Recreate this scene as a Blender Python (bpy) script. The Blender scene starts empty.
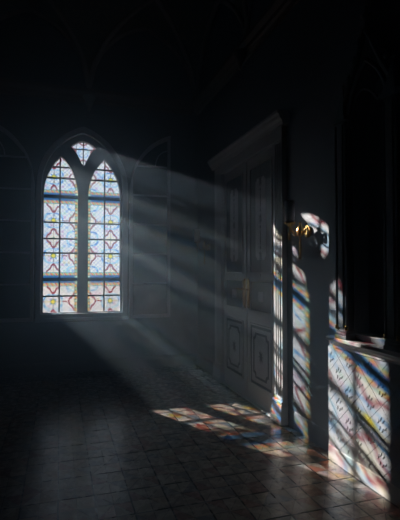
import bpy, bmesh, math, random
from mathutils import Vector, Matrix
from mathutils.geometry import tessellate_polygon
random.seed(7)
S = bpy.context.scene
COL = S.collection
PI = math.pi

# ------------------------------------------------------------------ materials
def newmat(name):
    m = bpy.data.materials.new(name); m.use_nodes = True
    nt = m.node_tree
    for n in list(nt.nodes): nt.nodes.remove(n)
    out = nt.nodes.new('ShaderNodeOutputMaterial')
    return m, nt, out

def pbr(name, col, rough=0.6, metal=0.0, var=0.12, scale=6.0, bump=0.0, bscale=40.0, spec=0.5, dirt=None):
    m, nt, out = newmat(name)
    b = nt.nodes.new('ShaderNodeBsdfPrincipled')
    tc = nt.nodes.new('ShaderNodeTexCoord')
    nz = nt.nodes.new('ShaderNodeTexNoise'); nz.inputs['Scale'].default_value = scale; nz.inputs['Detail'].default_value = 5
    nt.links.new(tc.outputs['Object'], nz.inputs['Vector'])
    rp = nt.nodes.new('ShaderNodeValToRGB')
    lo = [max(0, c*(1-var)) for c in col]; hi = [min(1, c*(1+var)) for c in col]
    rp.color_ramp.elements[0].position = .3; rp.color_ramp.elements[0].color = (*lo, 1)
    rp.color_ramp.elements[1].position = .7; rp.color_ramp.elements[1].color = (*hi, 1)
    nt.links.new(nz.outputs['Fac'], rp.inputs['Fac'])
    nt.links.new(rp.outputs['Color'], b.inputs['Base Color'])
    b.inputs['Roughness'].default_value = rough; b.inputs['Metallic'].default_value = metal
    b.inputs['Specular IOR Level'].default_value = spec
    if bump:
        n2 = nt.nodes.new('ShaderNodeTexNoise'); n2.inputs['Scale'].default_value = bscale
        nt.links.new(tc.outputs['Object'], n2.inputs['Vector'])
        bp = nt.nodes.new('ShaderNodeBump'); bp.inputs['Strength'].default_value = bump; bp.inputs['Distance'].default_value = .004
        nt.links.new(n2.outputs['Fac'], bp.inputs['Height']); nt.links.new(bp.outputs['Normal'], b.inputs['Normal'])
    nt.links.new(b.outputs[0], out.inputs['Surface'])
    return m

M = {}
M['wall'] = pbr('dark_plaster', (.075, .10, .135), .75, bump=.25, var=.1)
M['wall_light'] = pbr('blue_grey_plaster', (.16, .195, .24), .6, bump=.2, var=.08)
M['paint'] = pbr('ivory_paint', (.66, .67, .69), .42, bump=.08, var=.05)
M['grey_paint'] = pbr('warm_grey_paint', (.60, .59, .59), .45, bump=.08, var=.05)
M['frame'] = pbr('grey_frame_paint', (.64, .66, .70), .5, bump=.1, var=.06)
M['stone'] = pbr('tracery_stone_paint', (.42, .43, .45), .6, bump=.2, var=.08)
M['blue'] = pbr('dark_blue_paint', (.015, .028, .05), .4, var=.15)
M['ink'] = pbr('charcoal_blue_paint', (.05, .06, .08), .4, var=.15)
M['pale'] = pbr('pale_panel_paint', (.56, .56, .58), .45, var=.06)
M['brass'] = pbr('brass', (.80, .50, .16), .24, 1.0, var=.1)
M['oldbrass'] = pbr('aged_brass', (.50, .28, .08), .34, 1.0, var=.2)
M['candle'] = pbr('white_glass_sleeve', (.88, .88, .86), .35, var=.03)
M['iron'] = pbr('black_iron', (.015, .015, .018), .5, var=.2)
M['darkwood'] = pbr('dark_panel_wood', (.022, .026, .032), .5, var=.25, scale=3)
M['niche'] = pbr('slate_blue_woodwork', (.13, .16, .19), .6, var=.12, spec=.25)
M['cornice'] = pbr('brown_cornice_wood', (.17, .12, .09), .5, var=.2)
M['rib'] = pbr('olive_rib_plaster', (.34, .33, .29), .6, var=.12)
M['ledge'] = pbr('white_marble_ledge', (.62, .62, .62), .3, var=.05)
M['tile'] = pbr('white_embossed_tile', (.41, .45, .50), .22, var=.05, bump=.1, bscale=12)
M['tileblue'] = pbr('blue_tile_relief', (.13, .20, .32), .25, var=.2)
M['snow'] = pbr('pale_ground', (.16, .16, .17), .9, var=.15, scale=.6)
M['leaf'] = pbr('blocker_dark_green', (.03, .05, .02), .8, var=.3)  # for the added sun blocker outside the window
M['blocker_brown'] = pbr('blocker_brown', (.05, .04, .03), .9, var=.3)

def ceiling_mat():
    m, nt, out = newmat('painted_vault')
    b = nt.nodes.new('ShaderNodeBsdfPrincipled'); b.inputs['Roughness'].default_value = .7
    tc = nt.nodes.new('ShaderNodeTexCoord')
    mp = nt.nodes.new('ShaderNodeMapping'); mp.inputs['Rotation'].default_value = (0, 0, PI/4); mp.inputs['Scale'].default_value = (14, 14, 14)
    nt.links.new(tc.outputs['Object'], mp.inputs['Vector'])
    ck = nt.nodes.new('ShaderNodeTexVoronoi'); ck.inputs['Randomness'].default_value = 0; ck.inputs['Scale'].default_value = 1
    nt.links.new(mp.outputs[0], ck.inputs['Vector'])
    rp = nt.nodes.new('ShaderNodeValToRGB')
    rp.color_ramp.elements[0].position = .25; rp.color_ramp.elements[0].color = (.30, .26, .15, 1)
    rp.color_ramp.elements[1].position = .33; rp.color_ramp.elements[1].color = (.12, .13, .115, 1)
    nt.links.new(ck.outputs['Distance'], rp.inputs['Fac'])
    nz = nt.nodes.new('ShaderNodeTexNoise'); nz.inputs['Scale'].default_value = 5; nz.inputs['Detail'].default_value = 6
    nt.links.new(tc.outputs['Object'], nz.inputs['Vector'])
    mx = nt.nodes.new('ShaderNodeMix'); mx.data_type = 'RGBA'; mx.blend_type = 'MULTIPLY'; mx.inputs[0].default_value = .7
    nt.links.new(rp.outputs[0], mx.inputs[6]); nt.links.new(nz.outputs['Fac'], mx.inputs[7])
    nt.links.new(mx.outputs[2], b.inputs['Base Color'])
    nt.links.new(b.outputs[0], out.inputs['Surface'])
    return m
M['ceiling'] = ceiling_mat()

def floor_mat():
    m, nt, out = newmat('cement_floor_tiles')
    b = nt.nodes.new('ShaderNodeBsdfPrincipled'); b.inputs['Specular IOR Level'].default_value = .42
    at = nt.nodes.new('ShaderNodeVertexColor'); at.layer_name = 'Col'
    tc = nt.nodes.new('ShaderNodeTexCoord')
    nz = nt.nodes.new('ShaderNodeTexNoise'); nz.inputs['Scale'].default_value = 18; nz.inputs['Detail'].default_value = 6
    nt.links.new(tc.outputs['Object'], nz.inputs['Vector'])
    rp = nt.nodes.new('ShaderNodeValToRGB')
    rp.color_ramp.elements[0].position = .3; rp.color_ramp.elements[0].color = (.78, .78, .78, 1)
    rp.color_ramp.elements[1].position = .7; rp.color_ramp.elements[1].color = (1, 1, 1, 1)
    nt.links.new(nz.outputs['Fac'], rp.inputs['Fac'])
    mx = nt.nodes.new('ShaderNodeMix'); mx.data_type = 'RGBA'; mx.blend_type = 'MULTIPLY'; mx.inputs[0].default_value = .8
    nt.links.new(at.outputs['Color'], mx.inputs[6]); nt.links.new(rp.outputs[0], mx.inputs[7])
    nt.links.new(mx.outputs[2], b.inputs['Base Color'])
    mr = nt.nodes.new('ShaderNodeMapRange'); mr.inputs[3].default_value = .20; mr.inputs[4].default_value = .34
    nt.links.new(nz.outputs['Fac'], mr.inputs[0]); nt.links.new(mr.outputs[0], b.inputs['Roughness'])
    bp = nt.nodes.new('ShaderNodeBump'); bp.inputs['Strength'].default_value = .12; bp.inputs['Distance'].default_value = .004
    nt.links.new(nz.outputs['Fac'], bp.inputs['Height']); nt.links.new(bp.outputs[0], b.inputs['Normal'])
    nt.links.new(b.outputs[0], out.inputs['Surface'])
    return m
M['floor'] = floor_mat()

def stained_mat():
    m, nt, out = newmat('stained_glass')
    at = nt.nodes.new('ShaderNodeVertexColor'); at.layer_name = 'Col'
    tr = nt.nodes.new('ShaderNodeBsdfTransparent'); tl = nt.nodes.new('ShaderNodeBsdfTranslucent')
    mx = nt.nodes.new('ShaderNodeMixShader'); mx.inputs[0].default_value = .008
    nt.links.new(at.outputs['Color'], tr.inputs['Color']); nt.links.new(at.outputs['Color'], tl.inputs['Color'])
    nt.links.new(tr.outputs[0], mx.inputs[1]); nt.links.new(tl.outputs[0], mx.inputs[2])
    nt.links.new(mx.outputs[0], out.inputs['Surface'])
    return m
M['stained'] = stained_mat()

def pane_mat():
    m, nt, out = newmat('clear_pane')
    tr = nt.nodes.new('ShaderNodeBsdfTransparent'); tr.inputs['Color'].default_value = (.80, .84, .86, 1)
    gl = nt.nodes.new('ShaderNodeBsdfGlossy'); gl.inputs['Roughness'].default_value = .08
    fr = nt.nodes.new('ShaderNodeFresnel'); fr.inputs['IOR'].default_value = 1.45
    mx = nt.nodes.new('ShaderNodeMixShader')
    nt.links.new(fr.outputs[0], mx.inputs[0]); nt.links.new(tr.outputs[0], mx.inputs[1]); nt.links.new(gl.outputs[0], mx.inputs[2])
    nt.links.new(mx.outputs[0], out.inputs['Surface'])
    return m
M['pane'] = pane_mat()

# ------------------------------------------------------------------ mesh helpers
def mk(name, bm, mat, parent=None, smooth=False, bevel=0.0, loc=None, kind=None, label=None, seg=2):
    bmesh.ops.recalc_face_normals(bm, faces=bm.faces)
    me = bpy.data.meshes.new(name); bm.to_mesh(me); bm.free()
    o = bpy.data.objects.new(name, me); COL.objects.link(o)
    for mm in (mat if isinstance(mat, (list, tuple)) else [mat]): me.materials.append(mm)
    if smooth:
        for p in me.polygons: p.use_smooth = True
    if bevel:
        b = o.modifiers.new('bevel', 'BEVEL'); b.width = bevel; b.segments = seg; b.limit_method = 'ANGLE'; b.angle_limit = .6
    if parent is not None: o.parent = parent
    if loc: o.location = loc
    if kind: o['kind'] = kind
    if label: o['label'] = label
    return o

def thing(name, label, cat, loc=(0, 0, 0), group=None, kind=None):
    o = bpy.data.objects.new(name, None); COL.objects.link(o); o.location = loc
    o.empty_display_size = .1
    if label: o['label'] = label
    if cat: o['category'] = cat
    if group: o['group'] = group
    if kind: o['kind'] = kind
    return o

def box(bm, x0, x1, y0, y1, z0, z1):
    v = [bm.verts.new(p) for p in ((x0,y0,z0),(x1,y0,z0),(x1,y1,z0),(x0,y1,z0),(x0,y0,z1),(x1,y0,z1),(x1,y1,z1),(x0,y1,z1))]
    for f in ((0,3,2,1),(4,5,6,7),(0,1,5,4),(1,2,6,5),(2,3,7,6),(3,0,4,7)):
        bm.faces.new([v[i] for i in f])
    return bm

def plate(bm, loops, fn, d0, d1):
    """solid slab from 2D loops (first outer, the others holes); fn(u, v, d) -> xyz."""
    tris = tessellate_polygon([[Vector((u, v, 0)) for u, v in L] for L in loops])
    flat = [p for L in loops for p in L]
    A = [bm.verts.new(fn(u, v, d0)) for u, v in flat]; B = [bm.verts.new(fn(u, v, d1)) for u, v in flat]
    for t in tris:
        try:
            bm.faces.new([A[i] for i in t]); bm.faces.new([B[i] for i in reversed(t)])
        except ValueError: pass
    k = 0
    for L in loops:
        n = len(L)
        for i in range(n):
            j = (i+1) % n
            bm.faces.new((A[k+i], A[k+j], B[k+j], B[k+i]))
        k += n
    return bm

def prism(bm, prof, fn, a, b):
    """extrude a closed 2D profile along an axis: fn(p, q, t)"""
    return plate(bm, [prof], fn, a, b)

def tube(bm, pts, r, n=8, caps=True):
    pts = [Vector(p) for p in pts]; rings = []
    rr = r if isinstance(r, (list, tuple)) else [r]*len(pts)
    up = Vector((0, 0, 1)); prev = None
    for i, p in enumerate(pts):
        t = (pts[min(i+1, len(pts)-1)] - pts[max(i-1, 0)]).normalized()
        if prev is None:
            s = t.cross(up)
            if s.length < .05: s = t.cross(Vector((1, 0, 0)))
            s.normalize()
        else:
            s = (prev - t*prev.dot(t)).normalized()
        prev = s; w = t.cross(s)
        rings.append([bm.verts.new(p + (s*math.cos(2*PI*k/n) + w*math.sin(2*PI*k/n))*rr[i]) for k in range(n)])
    for a, b in zip(rings, rings[1:]):
        for k in range(n): bm.faces.new((a[k], a[(k+1) % n], b[(k+1) % n], b[k]))
    if caps:
        bm.faces.new(rings[0][::-1]); bm.faces.new(rings[-1])
    return bm

def lathe(bm, prof, c, n=20):
    cx, cy, cz = c; rings = []
    for r, z in prof:
        rings.append([bm.verts.new((cx+r*math.cos(2*PI*k/n), cy+r*math.sin(2*PI*k/n), cz+z)) for k in range(n)])
    for a, b in zip(rings, rings[1:]):
        for k in range(n): bm.faces.new((a[k], a[(k+1) % n], b[(k+1) % n], b[k]))
    bm.faces.new(rings[0][::-1]); bm.faces.new(rings[-1])
    return bm

BACK = 6.145; RIGHT = 1.92; LEFT = -3.0; REAR = -2.2; HC = 3.70
WK = 1.08; WX, WZ = .295, .702              # window enlargement, its centre line and sill height
def wmap(x, z): return (WX + (x-.273)*WK, WZ + (z-.75)*WK)
bk = lambda u, v, d: (u, d, v)          # plates parallel to the back wall
rt = lambda u, v, d: (d, u, v)          # plates parallel to the right wall (u = y)

def pointed(cx, hw, z0, zs, rise, n=14):
    """closed outline of a pointed opening, counter-clockwise from bottom left"""
    R = (rise*rise + hw*hw)/(2*hw)
    pts = [(cx-hw, z0), (cx+hw, z0)]
    c = cx + hw - R; a1 = math.acos(max(-1, min(1, (R-hw)/R)))
    for i in range(n+1):
        a = a1*i/n; pts.append((c + R*math.cos(a), zs + R*math.sin(a)))
    c = cx - hw + R
    for i in range(n-1, -1, -1):
        a = a1*i/n; pts.append((c - R*math.cos(a), zs + R*math.sin(a)))
    return pts
def archz(x, cx, hw, zs, rise):
    R = (rise*rise + hw*hw)/(2*hw); d = abs(x-cx)
    if d >= hw: return zs
    return zs + math.sqrt(max(0, R*R - (d + R - hw)**2))

# ------------------------------------------------------------------ ROOM SHELL
WC = .273                                    # window centre
hole = [wmap(*p) for p in pointed(WC, .515, .80, 2.40, .71)]
bm = bmesh.new()
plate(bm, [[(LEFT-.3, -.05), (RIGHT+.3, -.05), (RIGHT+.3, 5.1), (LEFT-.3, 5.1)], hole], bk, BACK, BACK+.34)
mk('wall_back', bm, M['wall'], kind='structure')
NC = 2.30
nh = pointed(NC, .185, .93, 2.31, .36)
bm = bmesh.new()
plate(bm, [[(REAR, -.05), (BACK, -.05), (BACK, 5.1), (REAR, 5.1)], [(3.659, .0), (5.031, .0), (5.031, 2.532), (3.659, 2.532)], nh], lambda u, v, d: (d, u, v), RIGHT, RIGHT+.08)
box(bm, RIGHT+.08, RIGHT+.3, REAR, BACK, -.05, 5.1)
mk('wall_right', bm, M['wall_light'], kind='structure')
mk('wall_left', box(bmesh.new(), LEFT-.3, LEFT, REAR, BACK, -.05, 5.1), M['wall'], kind='structure')
mk('wall_rear', box(bmesh.new(), LEFT-.3, RIGHT+.3, REAR-.3, REAR, -.05, 5.1), M['wall'], kind='structure')

# chimney breast on the right wall, with a pointed niche cut in
bm = bmesh.new()
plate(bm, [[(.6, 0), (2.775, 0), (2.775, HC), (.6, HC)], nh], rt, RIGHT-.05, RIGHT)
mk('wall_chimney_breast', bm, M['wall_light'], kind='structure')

# floor: triangle-cut cement tiles as real facets
def build_floor():
    bm = bmesh.new(); cl = bm.loops.layers.float_color.new('Col')
    pal = [(.62, .49, .38), (.52, .42, .33), (.36, .13, .08), (.46, .20, .12), (.27, .25, .25), (.15, .16, .19), (.50, .34, .20), (.66, .56, .46)]
    grout = (.03, .03, .03, 1)
    T = .205; g = .0035; U = .275
    nx0, nx1 = -15, 10
    ny0, ny1 = -8, 21
    cache = {}
    def face(pts, col):
        f = bm.faces.new([bm.verts.new(p) for p in pts])
        for l in f.loops: l[cl] = (*col, 1)
    for i in range(nx0, nx1):
        for j in range(ny0, ny1):
            x0, x1 = i*T+g, (i+1)*T-g; y0, y1 = j*U+g, (j+1)*U-g
            if x0 > RIGHT+.1 or y0 > BACK+.1: continue
            cx, cy = (x0+x1)/2, (y0+y1)/2
            P = [(x0,y0),(cx,y0),(x1,y0),(x1,cy),(x1,y1),(cx,y1),(x0,y1),(x0,cy)]
            k = (i + j) % 2
            for q in range(8):
                a, b = P[q], P[(q+1) % 8]
                sym = [0, 1, 3, 7, 7, 1, 4, 0]
                ci = sym[(q + 4*k) % 8] if random.random() < .85 else random.randrange(8)
                c = pal[ci]; s = random.uniform(.75, 1.1); c = tuple((v*s*.54*k_) for v, k_ in zip(c, (.96, 1, 1.06)))
                hc = random.uniform(.0008, .0022)
                def sh(p, f=.965): return (cx+(p[0]-cx)*f, cy+(p[1]-cy)*f)
                m_ = ((a[0]+b[0]+cx)/3, (a[1]+b[1]+cy)/3)
                def ins(p, f=.965): return (m_[0]+(p[0]-m_[0])*f, m_[1]+(p[1]-m_[1])*f)
                a2, b2, c2 = ins(a), ins(b), ins((cx, cy))
                za, zb, zc = random.uniform(-.0007, .0007), random.uniform(-.0007, .0007), random.uniform(-.0007, .0007)
                face([(a2[0], a2[1], .0+za), (b2[0], b2[1], .0+zb), (c2[0], c2[1], .0+zc)], c)
    # dark mortar bed beneath
    f = bm.faces.new([bm.verts.new(p) for p in ((LEFT-.1, REAR-.1, -.0022), (RIGHT+.1, REAR-.1, -.0022), (RIGHT+.1, BACK+.1, -.0022), (LEFT-.1, BACK+.1, -.0022))])
    for l in f.loops: l[cl] = grout
    f = bm.faces.new([bm.verts.new(p) for p in ((LEFT-.1, REAR-.1, -.06), (LEFT-.1, BACK+.1, -.06), (RIGHT+.1, BACK+.1, -.06), (RIGHT+.1, REAR-.1, -.06))])
    for l in f.loops: l[cl] = grout
    me = bpy.data.meshes.new('floor'); bm.to_mesh(me); bm.free()
    o = bpy.data.objects.new('floor', me); COL.objects.link(o); me.materials.append(M['floor']); o['kind'] = 'structure'
build_floor()

# cornices
def cornice_prof(w=.10, h=.17):
    return [(0, 0), (.03, 0), (.035, .03), (.06, .045), (.065, .08), (w-.01, .11), (w, .125), (w, h), (0, h)]
cp = cornice_prof()
mk('trim_1', prism(bmesh.new(), cp, lambda p, q, t: (t, BACK-p, HC-.06+q), LEFT, RIGHT-.1), M['cornice'], kind='structure')
mk('trim_2', prism(bmesh.new(), cp, lambda p, q, t: (RIGHT-p, t, HC-.06+q), REAR, BACK-.0), M['cornice'], kind='structure')
mk('trim_3', prism(bmesh.new(), cp, lambda p, q, t: (LEFT+p, t, HC-.06+q), REAR, BACK-.1), M['cornice'], kind='structure')
# baseboards
bp_ = [(0, 0), (.03, 0), (.03, .11), (.022, .13), (.012, .145), (0, .15)]
mk('baseboard_back', prism(bmesh.new(), bp_, lambda p, q, t: (t, BACK-p, q), LEFT, RIGHT-.001), M['ink'], kind='structure')
mk('baseboard_right', prism(bmesh.new(), bp_, lambda p, q, t: (RIGHT-p*.3, t, q), 2.777, 3.47), M['wall_light'], kind='structure')
mk('baseboard_right_corner', prism(bmesh.new(), bp_, lambda p, q, t: (RIGHT-p, t, q), 5.29, BACK-.031), M['ink'], kind='structure')
mk('baseboard_left', prism(bmesh.new(), bp_, lambda p, q, t: (LEFT+p, t, q), REAR, BACK-.031), M['ink'], kind='structure')
mk('baseboard_breast', prism(bmesh.new(), [(0, 0), (.014, 0), (.014, .095), (.010, .104), (0, .104)], lambda p, q, t: (RIGHT-.05-p, t, q), .6, 2.775), M['ledge'], kind='structure')

# vaulted ceiling: coves with pointed lunettes
SPR = HC+.10; RISE = 1.0; BW = 1.52
XS = [RIGHT-.04 - BW*k for k in range(0, 4)]          # springing points along the back wall
YS = [BACK - 1.82*k for k in range(0, 5)]
def halfy(d): return half(d*.74/.91)
def half(d, hw=.74, rise=RISE):
    if d <= 0: return 0
    if d >= hw: return rise
    R = (rise*rise + hw*hw)/(2*hw); t = hw - d
    return math.sqrt(max(0, R*R - (t + R - hw)**2))
def near(v, arr): return min(abs(v-a) for a in arr)
def vz(x, y):
    dB = BACK-y; dR = RIGHT-x; dL = x-LEFT
    a = max(half(dB), half(near(x, XS))); b = max(half(dR), halfy(near(y, YS))); c = max(half(dL), halfy(near(y, YS)))
    return SPR + min(a, b, c)
bm = bmesh.new(); st = .045
nx = int((RIGHT-LEFT)/st)+1; ny = int((BACK-REAR)/st)+1
G = [[bm.verts.new((LEFT+(RIGHT-LEFT)*i/nx, REAR+(BACK-REAR)*j/ny, vz(LEFT+(RIGHT-LEFT)*i/nx, REAR+(BACK-REAR)*j/ny))) for j in range(ny+1)] for i in range(nx+1)]
for i in range(nx):
    for j in range(ny): bm.faces.new((G[i][j], G[i+1][j], G[i+1][j+1], G[i][j+1]))
o = mk('ceiling', bm, M['ceiling'], kind='structure')
sd = o.modifiers.new('thick', 'SOLIDIFY'); sd.thickness = .04; sd.offset = 1
mk('ceiling_cap', box(bmesh.new(), LEFT-.3, RIGHT+.3, REAR-.3, BACK+.34, 5.1, 5.2), M['wall'], kind='structure')
# ribs
n_trim = 4
def rib(pts, r=.035):
    global n_trim
    mk('trim_%d' % n_trim, tube(bmesh.new(), pts, r, 8), M['rib'], kind='structure', smooth=True); n_trim += 1
for a in range(3):
    x0, x1 = XS[a+1], XS[a]
    rib([(x0 + (x1-x0)*i/24, BACK-.02, vz(x0 + (x1-x0)*i/24, BACK-.001)-.005) for i in range(25)])
for a in range(4):
    for sgn in (-1, 1):
        pts = []
        for i in range(15):
            d = .02 + .74*i/14*1.0
            x = XS[a]+sgn*d
            if x > RIGHT-.03: break
            pts.append((x, BACK-d, vz(x, BACK-d)-.01))
        if len(pts) > 3: rib(pts, .03)
for a in range(4):
    y1, y0 = YS[a], YS[a+1]
    rib([(RIGHT-.02, y0 + (y1-y0)*i/24, vz(RIGHT-.001, y0 + (y1-y0)*i/24)-.005) for i in range(25)])
    for sgn in (-1, 1):
        if a == 0: continue
        pts = [(RIGHT-(.02+.74*i/14), YS[a]+sgn*(.02+.74*i/14)*1.23, vz(RIGHT-(.02+.74*i/14), YS[a]+sgn*(.02+.74*i/14)*1.23)-.01) for i in range(15)]
        rib(pts, .03)
# corbels beneath the springings
def corbel(x, y):
    global n_trim
    bm = bmesh.new(); lathe(bm, [(.006, -.17), (.02, -.15), (.025, -.12), (.05, -.07), (.055, -.05), (.045, -.04), (.085, .0), (.09, .03)], (x, y, HC-.03), 12)
    mk('trim_%d' % n_trim, bm, M['rib'], kind='structure', smooth=True); n_trim += 1
for a in range(1, 4): corbel(XS[a], BACK-.09)
for a in range(1, 4): corbel(RIGHT-.09, YS[a])

# ------------------------------------------------------------------ WINDOW
win = thing('window_1', 'pointed stained glass window glowing in the far wall', None, (0, 0, 0), kind='structure')
bm = bmesh.new()
outer = pointed(WC, .555, .75, 2.40, .765, 18)
plate(bm, [outer, pointed(WC, .49, .825, 2.40, .68, 18)], bk, BACK-.035, BACK+.03)
mk('window_frame', bm, M['frame'], win, bevel=.008)
bm = bmesh.new(); plate(bm, [[(WC-.56, .73), (WC+.56, .73), (WC+.56, .775), (WC-.56, .775)]], bk, BACK-.075, BACK-.03)
mk('window_sill', bm, M['frame'], win, bevel=.01)
# tracery with two lancets and a kite-shaped light
LX, RX, LHW = WC-.268, WC+.266, .203
lanc = [pointed(LX, LHW, .835, 2.30, .49), pointed(RX, LHW, .835, 2.30, .49)]
def kite():
    pts = []; hw = .155; zt = 3.0; zs_ = 2.915; zb = 2.67
    for i in range(9):                       # lower right edge, concave
        t = i/8; pts.append((WC + hw*t**1.0*(1-.22*math.sin(PI*t)), zb + (zs_-zb)*t**.95))
    for i in range(1, 9):
        t = i/8; pts.append((WC + hw*(1-t), zs_ + (zt-zs_)*math.sin(t*PI/2)**.9))
    for i in range(1, 9):
        t = i/8; pts.append((WC - hw*t, zs_ + (zt-zs_)*math.cos(t*PI/2)**.9))
    for i in range(1, 8):
        t = 1-i/8; pts.append((WC - hw*t*(1-.22*math.sin(PI*t)), zb + (zs_-zb)*t**.95))
    return pts
KT = kite()
bm = bmesh.new()
plate(bm, [pointed(WC, .513, .802, 2.40, .705, 18), lanc[0], lanc[1], KT], bk, BACK+.05, BACK+.15)
mk('tracery', bm, M['stone'], win, bevel=.012)

# stained glass, painted cell by cell
PU, PV = .54, .445
def lead(d, w): return abs(d) < w
def lattice(x, z):
    p = (x + z)/.052; q = (x - z)/.052
    fp = abs(p - round(p))*.052/1.414; fq = abs(q-round(q))*.052/1.414
    return min(fp, fq), (math.floor(p+.5)*131 + math.floor(q+.5)*17)
def h01(n):
    n = math.sin(n*12.9898)*43758.5453; return n - math.floor(n)
def glass_col(x, z, side, cx):
    """side = -1 left lancet, +1 right lancet (mirror), 0 kite"""
    s = (x-cx)*(-side if side else 1)          # + towards the mullion for both
    u = s + .085
    strips = None
    if side and s > LHW-.034:                   # border by the mullion
        t = (z/.075) % 1; w = (s-(LHW-.034))/.034
        tw = abs(t-.5)*2
        if w < .12: return (.10, .30, .38)
        if tw + w*.5 < .45: return (.95, .80, .15)
        if tw + w*.5 < .75: return (.75, .10, .06)
        if tw < .9: return (.10, .45, .28)
        return (.9, .9, .8)
    if side:
        for zc in (1.245, 2.285):
            dz = abs(z-zc)
            if dz < .090 and dz > .018:
                if dz > .080: return (.10, .50, .55)
                if dz < .048: return (.03, .17, .42)
                t = ((x*1.0 + (dz*.9 if z > zc else -dz*.9))/.055) % 1
                return (.80, .10, .05) if t < .38 else ((.95, .75, .12) if t < .62 else ((.12, .45, .25) if t < .82 else (.95, .93, .85)))
    # vertical phase: motif centres
    if z < 1.245: zc = .965
    elif z < 2.285: zc = 1.985 if z > 1.76 else 1.54
    else: zc = 2.535
    a = 2*PI*u/PU
    b = 2*PI*(z-zc)/PV
    if side == 0: a = 2*PI*(x-WC)/.30; b = 2*PI*(z-2.87)/.30
    f = math.cos(a)*math.cos(b)
    lob = .16*math.cos(2*a)*math.cos(2*b)
    f2 = f + lob
    du = (u + PU/2) % PU - PU/2; dz = (z-zc)
    r = math.hypot(du, dz)
    ld, cid = lattice(x, z)
    k = h01(cid)
    if r < .022 : return (1.0, .80, .10)
    if r < .032 : return (.25, .35, .12)
    if abs(dz) < .006 and abs(du) < .1: return (.75, .62, .25)
    if side:
        for (ou, ov) in ((0, PV/2), (PU/2, 0)):
            eu = (u-ou + PU/2) % PU - PU/2; ev = (z-zc-ov + PV/2) % PV - PV/2
            th = math.atan2(ev*.95, eu*1.45); rr = math.hypot(eu*1.45, ev*.95)
            tgt = .098*(1 + .17*math.cos(4*th) + .05*math.cos(2*th))
            if abs(rr-tgt) < .0105: return (.36, .012, .03)
            if abs(rr-tgt) < .013: return (.45, .25, .30)
            if .10 < abs(eu) < .165 and abs(ev) < .007: return (.36, .012, .03)
            if rr < .016: return (.20, .45, .22)
            if rr < tgt and abs(rr-tgt) > .03: return (.98, .90, .74) if not lead(eu, .003) else (.5, .5, .4)
    elif abs(f2+.5) < .12: return (.36, .012, .03)
    if abs(f - .30) < .11: return (.50, .78, .90) if k < .68 else (.14, .42, .74)
    if f > .80 and abs(abs(du)-abs(dz)) < .012: return (.16, .42, .80)
    if f2 < -.92: return (.97, .88, .62)
    if abs(du) < .004 or abs(math.cos(b/2)) < .01: base = (.35, .35, .4)
    elif k < .08: base = (.66, .82, .98)
    elif k < .13: base = (.95, .76, .86)
    elif k < .17: base = (.80, .94, .82)
    elif k < .22: base = (.98, .92, .72)
    else: base = (.99, .98, .97)
    if ld < .0036: base = tuple(c*.70 for c in base)
    return base

def inside(pt, poly):
    x, y = pt; c = False; n = len(poly)
    for i in range(n):
        x1, y1 = poly[i]; x2, y2 = poly[(i+1) % n]
        if (y1 > y) != (y2 > y) and x < (x2-x1)*(y-y1)/(y2-y1)+x1: c = not c
    return c
def glass(name, poly, side, cx, label):
    step = .0048
    xs = [p[0] for p in poly]; zs = [p[1] for p in poly]
    x0, x1, z0, z1 = min(xs)-.012, max(xs)+.012, min(zs)-.012, max(zs)+.012
    nx = int((x1-x0)/step)+1; nz = int((z1-z0)/step)+1
    Y = BACK+.135
    cxm = sum(xs)/len(xs); czm = (z0+z1)/2
    verts = []; cols = []
    for i in range(nx+1):
        for j in range(nz+1):
            x = x0+(x1-x0)*i/nx; z = z0+(z1-z0)*j/nz
            verts.append((x, Y, z)); c = glass_col(x, z, side, cx)
            cols.append(c)
    def ok(x, z):
        fx = (x-cxm); 
        xx = cxm + fx*.94; zz = czm+(z-czm)*.985
        return inside((xx, zz), poly)
    faces = []
    for i in range(nx):
        for j in range(nz):
            x = x0+(x1-x0)*(i+.5)/nx; z = z0+(z1-z0)*(j+.5)/nz
            if ok(x, z): faces.append((i*(nz+1)+j, (i+1)*(nz+1)+j, (i+1)*(nz+1)+j+1, i*(nz+1)+j+1))
    me = bpy.data.meshes.new(name); me.from_pydata(verts, [], faces)
    ca = me.color_attributes.new('Col', 'FLOAT_COLOR', 'POINT')
    flat = []
    for c in cols: flat += [c[0], c[1], c[2], 1.0]
    ca.data.foreach_set('color', flat)
    bmm = bmesh.new(); bmm.from_mesh(me); bmesh.ops.delete(bmm, geom=[v for v in bmm.verts if not v.link_faces], context='VERTS'); bmm.to_mesh(me); bmm.free()
    o = bpy.data.objects.new(name, me); COL.objects.link(o); me.materials.append(M['stained']); o.parent = win
    o['label'] = label
    return o
glass('stained_pane', lanc[0], -1, LX, 'left stained glass lancet')
glass('stained_pane', lanc[1], 1, RX, 'right stained glass lancet')
glass('stained_pane', KT, 0, WC, 'small kite shaped stained light at the apex')
# iron saddle bars and transoms
yb = BACK+.128
def bar(x0, x1, z0, z1, d=.016, name='saddle_bar'):
    mk(name, box(bmesh.new(), x0, x1, yb-d, yb, z0, z1), M['iron'], win)
for cx in (LX, RX):
    v = cx - .012 if cx == LX else cx+.005
    bar(v-.009, v+.009, .82, 2.78)
    for z in (1.245, 2.285): bar(cx-LHW-.01, cx+LHW+.01, z-.021, z+.021, .022, 'transom_bar')
    for z in (1.035, 1.575, 1.755, 1.96, 2.52, 2.66):
        w = LHW if z < 2.3 else LHW*math.sqrt(max(.02, 1-((z-2.3)/.49)**1.7))
        bar(cx-w, cx+w, z-.010, z+.010, .014)
bar(WC-.007, WC+.007, 2.66, 3.01); bar(WC-.15, WC+.15, 2.90, 2.912)

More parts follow.
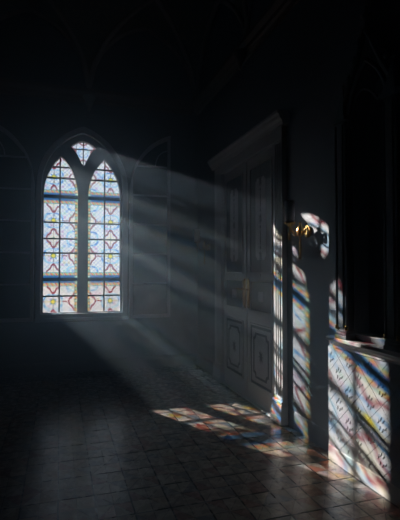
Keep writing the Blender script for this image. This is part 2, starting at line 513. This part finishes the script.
# open inner casements lying against the wall either side
def casement(sgn):
    hx = WC + sgn*.572
    def P(s, z): return (hx + sgn*s, z)
    W = .535
    def topz(s): return archz(WC + (.555-s)*1.0, WC, .555, 2.40, .745) if s < .555 else 3.14
    def outline(m, zb):
        L = [P(m, zb), P(W-m, zb)]
        n = 16
        for i in range(n+1):
            s = (W-m) - (W-2*m)*i/n
            L.append(P(s, topz(max(0, s-m*.35)) - m*(1.0 if s > .15 else .6) - (0 if m == 0 else .012)))
        return L
    root = bm = bmesh.new()
    plate(bm, [outline(0, .745), outline(.042, .79)], bk, BACK-.078, BACK-.038)
    fr = mk('casement', bm, M['frame'], win, bevel=.004, label='open arched casement %s the stained glass' % ('right of' if sgn > 0 else 'left of'))
    for z in (1.19, 1.57, 1.95, 2.33, 2.71):
        s0 = .03
        while topz(s0) < z+.03 and s0 < W: s0 += .01
        x0, x1 = sorted((hx+sgn*s0, hx+sgn*(W-.03)))
        mk('glazing_bar', box(bmesh.new(), x0, x1, BACK-.07, BACK-.046, z-.011, z+.011), M['frame'], fr)
    bm = bmesh.new()
    plate(bm, [outline(.038, .785)], bk, BACK-.060, BACK-.056)
    mk('pane', bm, M['pane'], fr)
    # curved inner bar near the apex
    pts = [(hx+sgn*(W-.03-.17*math.sin(t*PI/2/8)), BACK-.058, 2.71+.22*math.cos(t*PI/2/8)) for t in range(9)]
    mk('curved_bar', tube(bmesh.new(), pts, .009, 6), M['frame'], fr)
    for z in (1.0, 2.2):
        mk('hinge', tube(bmesh.new(), [(hx-sgn*.008, BACK-.06, z), (hx-sgn*.008, BACK-.06, z+.09)], .008, 8), M['iron'], fr)
casement(1); casement(-1)
for o in [c for c in win.children] + [g for c in win.children for g in c.children]:
    for v in o.data.vertices:
        v.co.x, v.co.z = wmap(v.co.x, v.co.z)

# ------------------------------------------------------------------ DOOR (right wall)
door = thing('door_1', 'tall double door with blue panels in the right wall', None, (0, 0, 0), kind='structure')
XF = RIGHT-.05
D0, D1, DM = 3.66, 5.03, 4.345
C0, C1 = 3.485, 5.27
# casing
def jamb(y0, y1):
    bm = bmesh.new(); box(bm, XF, RIGHT, y0, y1, 0, 2.53)
    for q in (.03, .07, .11):
        if y0+q < y1-.02: box(bm, XF-.008, XF+.01, y0+q, y0+q+.02, .24, 2.50)
    mk('door_casing', bm, M['paint'], door, bevel=.005)
    bm = bmesh.new(); box(bm, XF-.02, RIGHT, y0-.012, y1+.006, 0, .17); box(bm, XF-.014, RIGHT, y0-.006, y1+.003, .17, .20); box(bm, XF-.03, RIGHT, y0-.02, y1+.01, 0, .06)
    mk('plinth', bm, M['paint'], door, bevel=.006)
jamb(C0, D0); jamb(D1, C1)
bm = bmesh.new(); box(bm, XF, RIGHT, C0, C1, 2.53, 2.65)
mk('door_head', bm, M['paint'], door, bevel=.004)
prof = [(0, 0), (.02, 0), (.025, .03), (.05, .05), (.055, .075), (.075, .09), (.075, .115), (0, .115)]
bm = bmesh.new(); prism(bm, prof, lambda p, q, t: (XF-p, t, 2.645+q), C0-.06, C1+.06)
box(bm, XF-.001, RIGHT, C0-.06, C1+.06, 2.651, 2.76)
mk('door_cornice', bm, M['paint'], door)
XL = XF+.04
def rect(a, b, c, d): return [(a, c), (b, c), (b, d), (a, d)]
def octo(cy, cz, hw, hh, n):
    """rectangle with scooped corners"""
    pts = []
    for (sx, sz, a0) in ((1, -1, PI/2+PI/2), (1, 1, PI*1.5), (-1, 1, 0), (-1, -1, PI/2)):
        cx_, cz_ = cy+sx*hw, cz+sz*hh
        A = []
        for i in range(6):
            t = i/5*PI/2
            # arc bulging inwards around the corner
            if (sx, sz) == (1, -1): A.append((cx_-n*math.cos(t), cz_+n*math.sin(t)))
            if (sx, sz) == (1, 1): A.append((cx_-n*math.sin(t), cz_-n*math.cos(t)))
            if (sx, sz) == (-1, 1): A.append((cx_+n*math.cos(t), cz_-n*math.sin(t)))
            if (sx, sz) == (-1, -1): A.append((cx_+n*math.sin(t), cz_+n*math.cos(t)))
        pts += A
    return pts
def rosette(bm, cy, cz, r, x0, x1, n=8, inner=.35):
    pts = [(cy + (r if i % 2 == 0 else r*inner)*math.cos(PI*i/n), cz + 1.25*(r if i % 2 == 0 else r*inner)*math.sin(PI*i/n)) for i in range(2*n)]
    plate(bm, [pts], rt, x0, x1)
def leafshape(bm, cy, cz, L, w, ang, x0, x1):
    pts = []
    for i in range(13):
        t = i/12; pts.append((L*(t-.5), w*math.sin(PI*t)**.8 * (1-.4*t)))
    for i in range(11, 0, -1):
        t = i/12; pts.append((L*(t-.5), -w*.55*math.sin(PI*t)))
    ca, sa = math.cos(ang), math.sin(ang)
    plate(bm, [[(cy+p*ca-q*sa, cz+p*sa+q*ca) for p, q in pts]], rt, x0, x1)
def leaf(y0, y1, meet):
    root = mk('door_leaf', box(bmesh.new(), XL, XL+.045, y0, y1, .008, 2.53), M['grey_paint'], door)
    m = (.10, .085) if meet == 'lo' else (.085, .10)
    a, b = y0+m[0], y1-m[1]; cy = (a+b)/2; hw = (b-a)/2
    def mould(z0, z1):
        bm = bmesh.new(); plate(bm, [rect(a-.012, b+.012, z0-.012, z1+.012), rect(a+.006, b-.006, z0+.006, z1-.006)], rt, XL-.012, XL)
        mk('panel_moulding', bm, M['grey_paint'], root, bevel=.004)
    # upper tall panel: blue ground with pale strip and scrolls
    z0, z1 = 1.33, 2.42; mould(z0, z1)
    p = mk('upper_panel', plate(bmesh.new(), [rect(a, b, z0, z1)], rt, XL-.003, XL), M['blue'], root, label='dark blue painted upper panel')
    cz = (z0+z1)/2
    mk('painted_strip', plate(bmesh.new(), [octo(cy, cz, hw*.48, (z1-z0)/2-.13, .035)], rt, XL-.005, XL-.003), M['pale'], p)
    bm = bmesh.new()
    for zz in (z0+.17, cz, z1-.17):
        rosette(bm, cy, zz, .042, XL-.008, XL-.005)
        for s in (-1, 1):
            rosette(bm, cy, zz+s*.085, .016, XL-.008, XL-.005, 5, .6)
            leafshape(bm, cy, zz+s*.16, .10, .010, PI/2, XL-.008, XL-.005)
    mk('scrollwork', bm, M['ink'], p)
    # middle lock panel
    z0, z1 = .94, 1.245; mould(z0, z1); cz = (z0+z1)/2
    p = mk('middle_panel', plate(bmesh.new(), [rect(a, b, z0, z1)], rt, XL-.003, XL), M['blue'], root, label='dark blue lock panel')
    mk('painted_square', plate(bmesh.new(), [octo(cy, cz, .065, .05, .012)], rt, XL-.006, XL-.003), M['pale'], p)
    # lower panel with blue fillet
    z0, z1 = .19, .80; mould(z0, z1); cz = (z0+z1)/2
    p = mk('lower_panel', plate(bmesh.new(), [rect(a, b, z0, z1)], rt, XL-.003, XL), M['blue'], root, label='lower panel with a scooped border')
    mk('panel_field', plate(bmesh.new(), [rect(a+.035, b-.035, z0+.035, z1-.035)], rt, XL-.005, XL-.003), M['pale'], p)
    bm = bmesh.new(); plate(bm, [octo(cy, cz, hw-.07, (z1-z0)/2-.075, .05), octo(cy, cz, hw-.092, (z1-z0)/2-.097, .05)], rt, XL-.008, XL-.005)
    mk('painted_border', bm, M['ink'], p)
    bm = bmesh.new(); rosette(bm, cy, cz, .055, XL-.008, XL-.005)
    mk('rosette', bm, M['ink'], p)
    return root
LR = leaf(D0+.004, DM-.003, 'hi'); LL = leaf(DM+.003, D1-.004, 'lo')
def handle(root, yc, dr, ln):
    pl = bmesh.new()
    plate(pl, [pointed(yc, .021, .955, 1.24, .03, 5)], rt, XL-.012, XL)
    h = mk('back_plate', pl, M['brass'], root, bevel=.003, label='tall brass lock plate')
    zc = 1.155
    bm = bmesh.new(); tube(bm, [(XL-.01, yc, zc), (XL-.05, yc, zc), (XL-.06, yc+dr*.012, zc), (XL-.062, yc+dr*ln*.5, zc+.006), (XL-.058, yc+dr*ln, zc-.002)], [.011, .010, .010, .009, .008], 10)
    mk('lever', bm, M['brass'], h, smooth=True)
    mk('keyhole', tube(bmesh.new(), [(XL-.0125, yc, 1.03), (XL-.0135, yc, 1.03)], .006, 8), M['iron'], h)
handle(LR, DM-.05, -1, .05); handle(LL, DM+.045, 1, .13)
mk('cover_strip', box(bmesh.new(), XL-.012, XL, DM-.014, DM+.014, .012, 2.52), M['grey_paint'], LL, bevel=.004)
mk('threshold', box(bmesh.new(), XF+.0, XL, D0, D1, 0, .008), M['ledge'], door)

# ------------------------------------------------------------------ SCONCES
def sconce(x, y, nx_, ny_, label):
    """(nx_, ny_) points from the wall into the room; arms spread sideways"""
    n = Vector((nx_, ny_, 0)); s = Vector((-ny_, nx_, 0))
    z = 1.60
    t = thing('wall_sconce', label, 'wall lamp', (x, y, z), group='brass sconces with white sleeves')
    def Q(a, b, c): v = n*a + s*b; return (v.x, v.y, c)
    bm = bmesh.new(); tube(bm, [Q(.0, 0, .07), Q(.018, 0, .07)], .048, 20); tube(bm, [Q(.018, 0, .07), Q(.035, 0, .07)], [.036, .02], 20)
    mk('back_plate', bm, M['oldbrass'], t, smooth=False, bevel=.003)
    c0 = Q(.075, 0, 0)
    bm = bmesh.new()
    lathe(bm, [(.004, -.16), (.011, -.155), (.014, -.14), (.008, -.13), (.009, -.10), (.011, -.02), (.008, .02), (.020, .035), (.030, .055), (.032, .075), (.024, .10), (.012, .115), (.010, .125), (.016, .135), (.003, .15)], (c0[0], c0[1], 0), 18)
    tube(bm, [Q(.03, 0, .07), c0[:2]+(.07,)], .009, 8)
    mk('stem', bm, M['brass'], t, smooth=True)
    # rosette in the middle of the bracket
    bm = bmesh.new(); c1 = Vector(Q(.075, 0, .07))
    for q in range(8):
        a = 2*PI*q/8; e = c1 + s*(.024*math.cos(a)) + Vector((0, 0, .024*math.sin(a))) + n*.018
        tube(bm, [c1 + n*.010, c1*.5+e*.5 + n*.008, e], [.008, .012, .004], 8)
    mk('rosette', bm, M['oldbrass'], t, smooth=True)
    pts = []
    for i in range(15):
        q = i/14; pts.append(Q(.075+.115*q, .035*q, .065 - .045*math.sin(PI*q) + .05*q*q))
    bm = bmesh.new(); tube(bm, pts, .0065, 8); ar = mk('arm', bm, M['brass'], t, smooth=True); e = pts[-1]
    bm = bmesh.new(); lathe(bm, [(.004, -.12), (.007, -.115), (.006, -.02), (.012, -.01), (.036, .004), (.046, .016), (.042, .020), (.012, .022)], e, 20)
    mk('drip_pan', bm, M['brass'], ar, smooth=True)
    bm = bmesh.new(); lathe(bm, [(.038, .024), (.039, .10), (.040, .185), (.036, .19)], e, 20)
    mk('white_sleeve', bm, M['candle'], ar, smooth=True)
    pts = []
    for i in range(19):
        q = i/18; a = -PI*.2 + q*PI*1.35
        pts.append(Q(.07, .02+.075*q+.035*math.sin(a*.9), .055+.045*math.sin(a)-.02*q))
    bm = bmesh.new(); tube(bm, pts, [.008]*14+[.009, .011, .013, .012, .006], 8); mk('curled_arm', bm, M['oldbrass'], t, smooth=True)
    return t
sconce(RIGHT, 3.13, -1, 0, 'brass two-arm sconce catching sun between door casing and niche')
sconce(RIGHT, 5.6, -1, 0, 'dim brass two-arm sconce in the far corner beyond the door')

# ------------------------------------------------------------------ GOTHIC NICHE SURROUND
XB = RIGHT-.05
nz = thing('niche_surround', 'dark gothic niche frame with gable and finial above a white ledge', 'niche', (XB, NC, .82))
def nm(name, bm, mat, parent=nz, **k):
    bmesh.ops.translate(bm, verts=bm.verts, vec=(-XB, -NC, -.82))
    return mk(name, bm, mat, parent, **k)
# ledge
lp = [(0, 0), (.018, 0), (.022, .018), (.045, .035), (.05, .048), (.072, .058), (.08, .062), (.08, .078), (.074, .084), (0, .084)]
bm = bmesh.new(); prism(bm, lp, lambda p, q, t: (XB-p, t, .81+q), 1.92, 2.70)
nm('ledge', bm, M['ledge'], label='white marble ledge')
bm = bmesh.new(); box(bm, XB-.001, RIGHT+.078, NC-.184, NC+.184, .931, .934)
nm('inner_ledge', bm, M['ledge'], label='white sill inside the niche')
nm('back_panel', plate(bmesh.new(), [pointed(NC, .183, .935, 2.31, .355)], rt, RIGHT+.06, RIGHT+.078), M['darkwood'], label='dark panel at the back of the niche')
# frame plate (gable with arch opening)
y0, y1 = NC-.285, NC+.285
gab = [(y0, .895), (y0+.10, .895)]
inn = pointed(NC, .185, .895, 2.31, .36)
# outer silhouette: jambs then gable
out_ = [(y0+.02, .895), (inn[0][0], .895)] 
arch = inn[1:][::1]
sil = [(inn[0][0], .895)] + inn[-1:1:-1] + [(inn[1][0], .895), (y1-.02, .895), (y1-.02, 2.42), (NC+.012, 2.87), (NC-.012, 2.87), (y0+.02, 2.42), (y0+.02, .895)]
nm('gable_frame', plate(bmesh.new(), [sil], rt, XB-.03, XB), M['niche'], bevel=.004)
# raking mouldings
for s in (-1, 1):
    bm = bmesh.new(); tube(bm, [(XB-.035, NC+s*.275, 2.40), (XB-.035, NC+s*.14, 2.62), (XB-.035, NC, 2.89)], .02, 8)
    g = nm('raking_moulding', bm, M['niche'], smooth=True)
    for q in range(1, 5):
        t = q/5; yy = NC+s*.275*(1-t)+s*.012; zz = 2.40+.49*t+.02
        bm = bmesh.new(); lathe(bm, [(.004, -.01), (.014, .0), (.02, .016), (.010, .03), (.012, .04), (.002, .05)], (XB-.035, yy, zz), 8)
        bmesh.ops.translate(bm, verts=bm.verts, vec=(-XB, -NC, -.82)); mk('crocket', bm, M['niche'], g, smooth=True)
ap = pointed(NC, .195, .9, 2.31, .375)[2:]
bm = bmesh.new(); tube(bm, [(XB-.035, p[0], p[1]) for p in ap], .016, 8); nm('arch_moulding', bm, M['niche'], smooth=True)
# trefoil cusps inside the arch
bm = bmesh.new(); tube(bm, [(XB-.02, NC+.17*math.cos(t), 2.30+.11*abs(math.sin(t*1.5))+.12*math.sin(t)) for t in [PI*i/24 for i in range(25)]], .011, 6)
nm('cusped_tracery', bm, M['niche'], smooth=True)
# finial
bm = bmesh.new(); lathe(bm, [(.012, .0), (.014, .03), (.026, .04), (.012, .05), (.010, .07), (.034, .085), (.038, .10), (.016, .115), (.012, .125), (.02, .14), (.002, .165)], (XB-.035, NC, 2.87), 10)
nm('finial', bm, M['niche'], smooth=True)
# pilasters with pinnacles, bases and gilt rings
for s in (-1, 1):
    yc = NC+s*.235
    bm = bmesh.new(); box(bm, XB-.062, XB, yc-.05, yc+.05, .955, 2.36)
    box(bm, XB-.074, XB-.062, yc-.028, yc+.028, .97, 2.34)
    pi_ = nm('pilaster', bm, M['niche'], bevel=.006)
    def sub(name, bm, mat, **k):
        bmesh.ops.translate(bm, verts=bm.verts, vec=(-XB, -NC, -.82)); mk(name, bm, mat, pi_, **k)
    bm = bmesh.new(); box(bm, XB-.078, XB, yc-.062, yc+.062, .895, .92); box(bm, XB-.074, XB, yc-.057, yc+.057, .92, .94); box(bm, XB-.068, XB, yc-.054, yc+.054, .94, .957)
    sub('pilaster_base', bm, M['niche'], bevel=.004)
    for q in (-1, 1):
        bm = bmesh.new(); tube(bm, [(XB-.064, yc+q*.052, .957), (XB-.064, yc+q*.052, 2.34)], .009, 10); sub('colonnette', bm, M['niche'], smooth=True)
        bm = bmesh.new(); lathe(bm, [(.012, 0), (.016, .006), (.011, .014), (.014, .022), (.011, .03)], (XB-.064, yc+q*.052, .958), 12); sub('gilt_ring', bm, M['brass'], smooth=True)
    bm = bmesh.new(); box(bm, XB-.08, XB, yc-.06, yc+.06, 2.36, 2.39)
    v = [(XB-.075, yc-.045, 2.39), (XB-.005, yc-.045, 2.39), (XB-.005, yc+.045, 2.39), (XB-.075, yc+.045, 2.39)]
    tp = bm.verts.new((XB-.04, yc, 2.60)); vv = [bm.verts.new(p) for p in v]
    for i in range(4): bm.faces.new((vv[i], vv[(i+1) % 4], tp))
    bm.faces.new(vv[::-1])
    lathe(bm, [(.004, 0), (.014, .012), (.004, .03), (.001, .045)], (XB-.04, yc, 2.585), 8)
    sub('pinnacle', bm, M['niche'])

# ------------------------------------------------------------------ EMBOSSED TILE DADO
dado = thing('tiled_dado', 'white embossed tiles below the ledge, splashed with coloured light', 'wall tiles', (XB, 1.65, .105))
def dm(name, bm, mat, parent, **k):
    bmesh.ops.translate(bm, verts=bm.verts, vec=(-XB, -1.65, -.105)); return mk(name, bm, mat, parent, **k)
ta, tb, tz0, tz1 = .6, 2.775, .105, .808
TS = .150   # tile edge, set on the diagonal
def clip(poly, a, b, c, d):
    def cl(P, f, g):
        o = []
        for i in range(len(P)):
            p, q = P[i], P[(i+1) % len(P)]; fp, fq = f(p), f(q)
            if fp >= 0: o.append(p)
            if (fp >= 0) != (fq >= 0):
                t = fp/(fp-fq); o.append((p[0]+(q[0]-p[0])*t, p[1]+(q[1]-p[1])*t))
        return o
    for f in (lambda p: p[0]-a, lambda p: b-p[0], lambda p: p[1]-c, lambda p: d-p[1]):
        poly = cl(poly, f, None)
        if len(poly) < 3: return []
    return poly
face_bm = bmesh.new(); box(face_bm, XB-.003, XB-.0005, ta, tb, tz0, tz1)
hd = TS/math.sqrt(2)
for i in range(-1, 14):
    for j in range(-1, 9):
        cyy = tb - .02 - i*hd*1.0; czz = tz0 + j*hd
        if (i+j) % 2: continue
        g = hd-.0022
        poly = clip([(cyy+g, czz), (cyy, czz+g), (cyy-g, czz), (cyy, czz-g)], ta, tb, tz0, tz1)
        if len(poly) >= 3: plate(face_bm, [poly], rt, XB-.011, XB-.003)
        for q, (dy, dz, an, L) in enumerate(((.030, .012, 1.15, .034), (.010, .028, 1.0, .040), (-.012, .020, .85, .036), (.018, -.026, 1.2, .030), (-.006, -.034, 1.0, .036), (-.030, -.020, .8, .032))):
            yy, zz = cyy+dy, czz+dz
            if ta+.02 < yy < tb-.02 and tz0+.02 < zz < tz1-.02:
                leafshape(face_bm, yy, zz, L*.9, .0055, PI-an, XB-.0138, XB-.010)
fo = dm('tile_field', face_bm, M['tile'], dado, bevel=.0012, seg=1)

# ------------------------------------------------------------------ OUTSIDE
mk('ground', box(bmesh.new(), -60, 60, BACK+.34, 120, -.9, -.4), M['snow'], kind='structure')

sun_blocker = thing('sun_blocker', 'added evergreen-shaped sun blocker outside, out of view', 'sun_blocker', (-1.83, 11.45, -.4))  # unseen, added to keep the sun off the door leaf
def blocker_shape():
    bm = bmesh.new(); bmesh.ops.create_icosphere(bm, subdivisions=5, radius=1)
    for v in bm.verts:
        c = v.co; k = 1 + .10*math.sin(c.x*9+c.z*23)*math.sin(c.y*11-c.z*17) + random.uniform(-.05, .05)
        h_ = math.hypot(c.x, c.y) + 1e-6; rr = .105*(1-abs(c.z)**5)*k
        v.co = Vector((c.x/h_*rr, c.y/h_*rr, 5.0 + c.z*1.65))
    return bm
mk('blocker_column', blocker_shape(), M['leaf'], sun_blocker)
mk('blocker_post', tube(bmesh.new(), [(0, 0, 0), (.01, 0, 2), (0, .01, 4), (0, 0, 6)], [.05, .035, .03, .02], 10), M['blocker_brown'], sun_blocker, smooth=True)

for zg, tilt, r_ in ((1.12, .05, .030), (1.45, -.04, .034), (1.72, .03, .026), (2.02, -.05, .036), (2.50, .05, .030), (2.66, -.03, .028)):  # unseen limbs added across the sun's path to streak the beams
    zb_ = zg + 2.13 + .4
    bm = bmesh.new()
    tube(bm, [(-1.15 + 1.15*i/16, .05*math.sin(i*1.3+zg*7), zb_ + tilt*(1-i/16) + .012*math.sin(i*1.7+zg*11)) for i in range(17)], [r_*1.35*(.6+.4*i/16)*(1+.25*math.sin(i*2.1+zg*5)) for i in range(17)], 8)
    mk('blocker_bar', bm, M['leaf'], sun_blocker)

# ------------------------------------------------------------------ HAZE
bm = box(bmesh.new(), LEFT+.01, RIGHT-.005, REAR+.01, BACK-.001, .004, 3.68)
m, nt, out = newmat('room_haze')
vs = nt.nodes.new('ShaderNodeVolumeScatter'); vs.inputs['Color'].default_value = (.60, .82, 1, 1); vs.inputs['Density'].default_value = .10; vs.inputs['Anisotropy'].default_value = .72
nt.links.new(vs.outputs[0], out.inputs['Volume'])
hz = mk('haze', bm, m); hz['kind'] = 'stuff'; hz['label'] = 'thin dusty haze filling the room, lit by sunbeams'; hz['category'] = 'haze'

# ------------------------------------------------------------------ LIGHT
az = math.atan2(1, 2.03); el = math.radians(20.3)
d = Vector((math.sin(az)*math.cos(el), -math.cos(az)*math.cos(el), -math.sin(el)))
sl = bpy.data.lights.new('sun', 'SUN'); sl.energy = 22; sl.angle = math.radians(.4); sl.color = (.90, .96, 1)
so = bpy.data.objects.new('sun', sl); COL.objects.link(so); so.rotation_euler = d.to_track_quat('-Z', 'Y').to_euler(); so.location = (-3, 12, 8)
w = bpy.data.worlds.new('sky'); S.world = w; w.use_nodes = True
bg = w.node_tree.nodes['Background']; bg.inputs[1].default_value = 1.5
wt = w.node_tree; g_ = wt.nodes.new('ShaderNodeTexCoord'); sx = wt.nodes.new('ShaderNodeSeparateXYZ'); cr = wt.nodes.new('ShaderNodeValToRGB')
wt.links.new(g_.outputs['Generated'], sx.inputs[0]); wt.links.new(sx.outputs['Z'], cr.inputs['Fac']); wt.links.new(cr.outputs['Color'], bg.inputs['Color'])
cr.color_ramp.elements[0].position = 0; cr.color_ramp.elements[0].color = (.62, .79, 1, 1)
cr.color_ramp.elements[1].position = .62; cr.color_ramp.elements[1].color = (.05, .10, .22, 1)
e_ = cr.color_ramp.elements.new(.30); e_.color = (.56, .75, 1, 1)

# ------------------------------------------------------------------ CAMERA
cd = bpy.data.cameras.new('camera'); cam = bpy.data.objects.new('camera', cd); COL.objects.link(cam)
cd.sensor_fit = 'HORIZONTAL'; cd.sensor_width = 36; cd.lens = 36*440/400; cd.clip_start = .02; cd.clip_end = 300
cam.location = (0, 0, 1.35); cam.rotation_euler = (math.radians(90+1.43), 0, math.radians(-17.65))
S.camera = cam
S.view_settings.view_transform = 'Standard'; S.view_settings.look = 'None'; S.view_settings.exposure = 0; S.view_settings.gamma = 1
S.view_settings.use_curve_mapping = False
c = S.cycles
c.use_denoising = True; c.max_bounces = 8; c.diffuse_bounces = 1; c.glossy_bounces = 4; c.volume_bounces = 0; c.transparent_max_bounces = 12
c.volume_step_rate = 1; c.caustics_reflective = False; c.caustics_refractive = False; c.sample_clamp_indirect = 3
c.use_adaptive_sampling = False
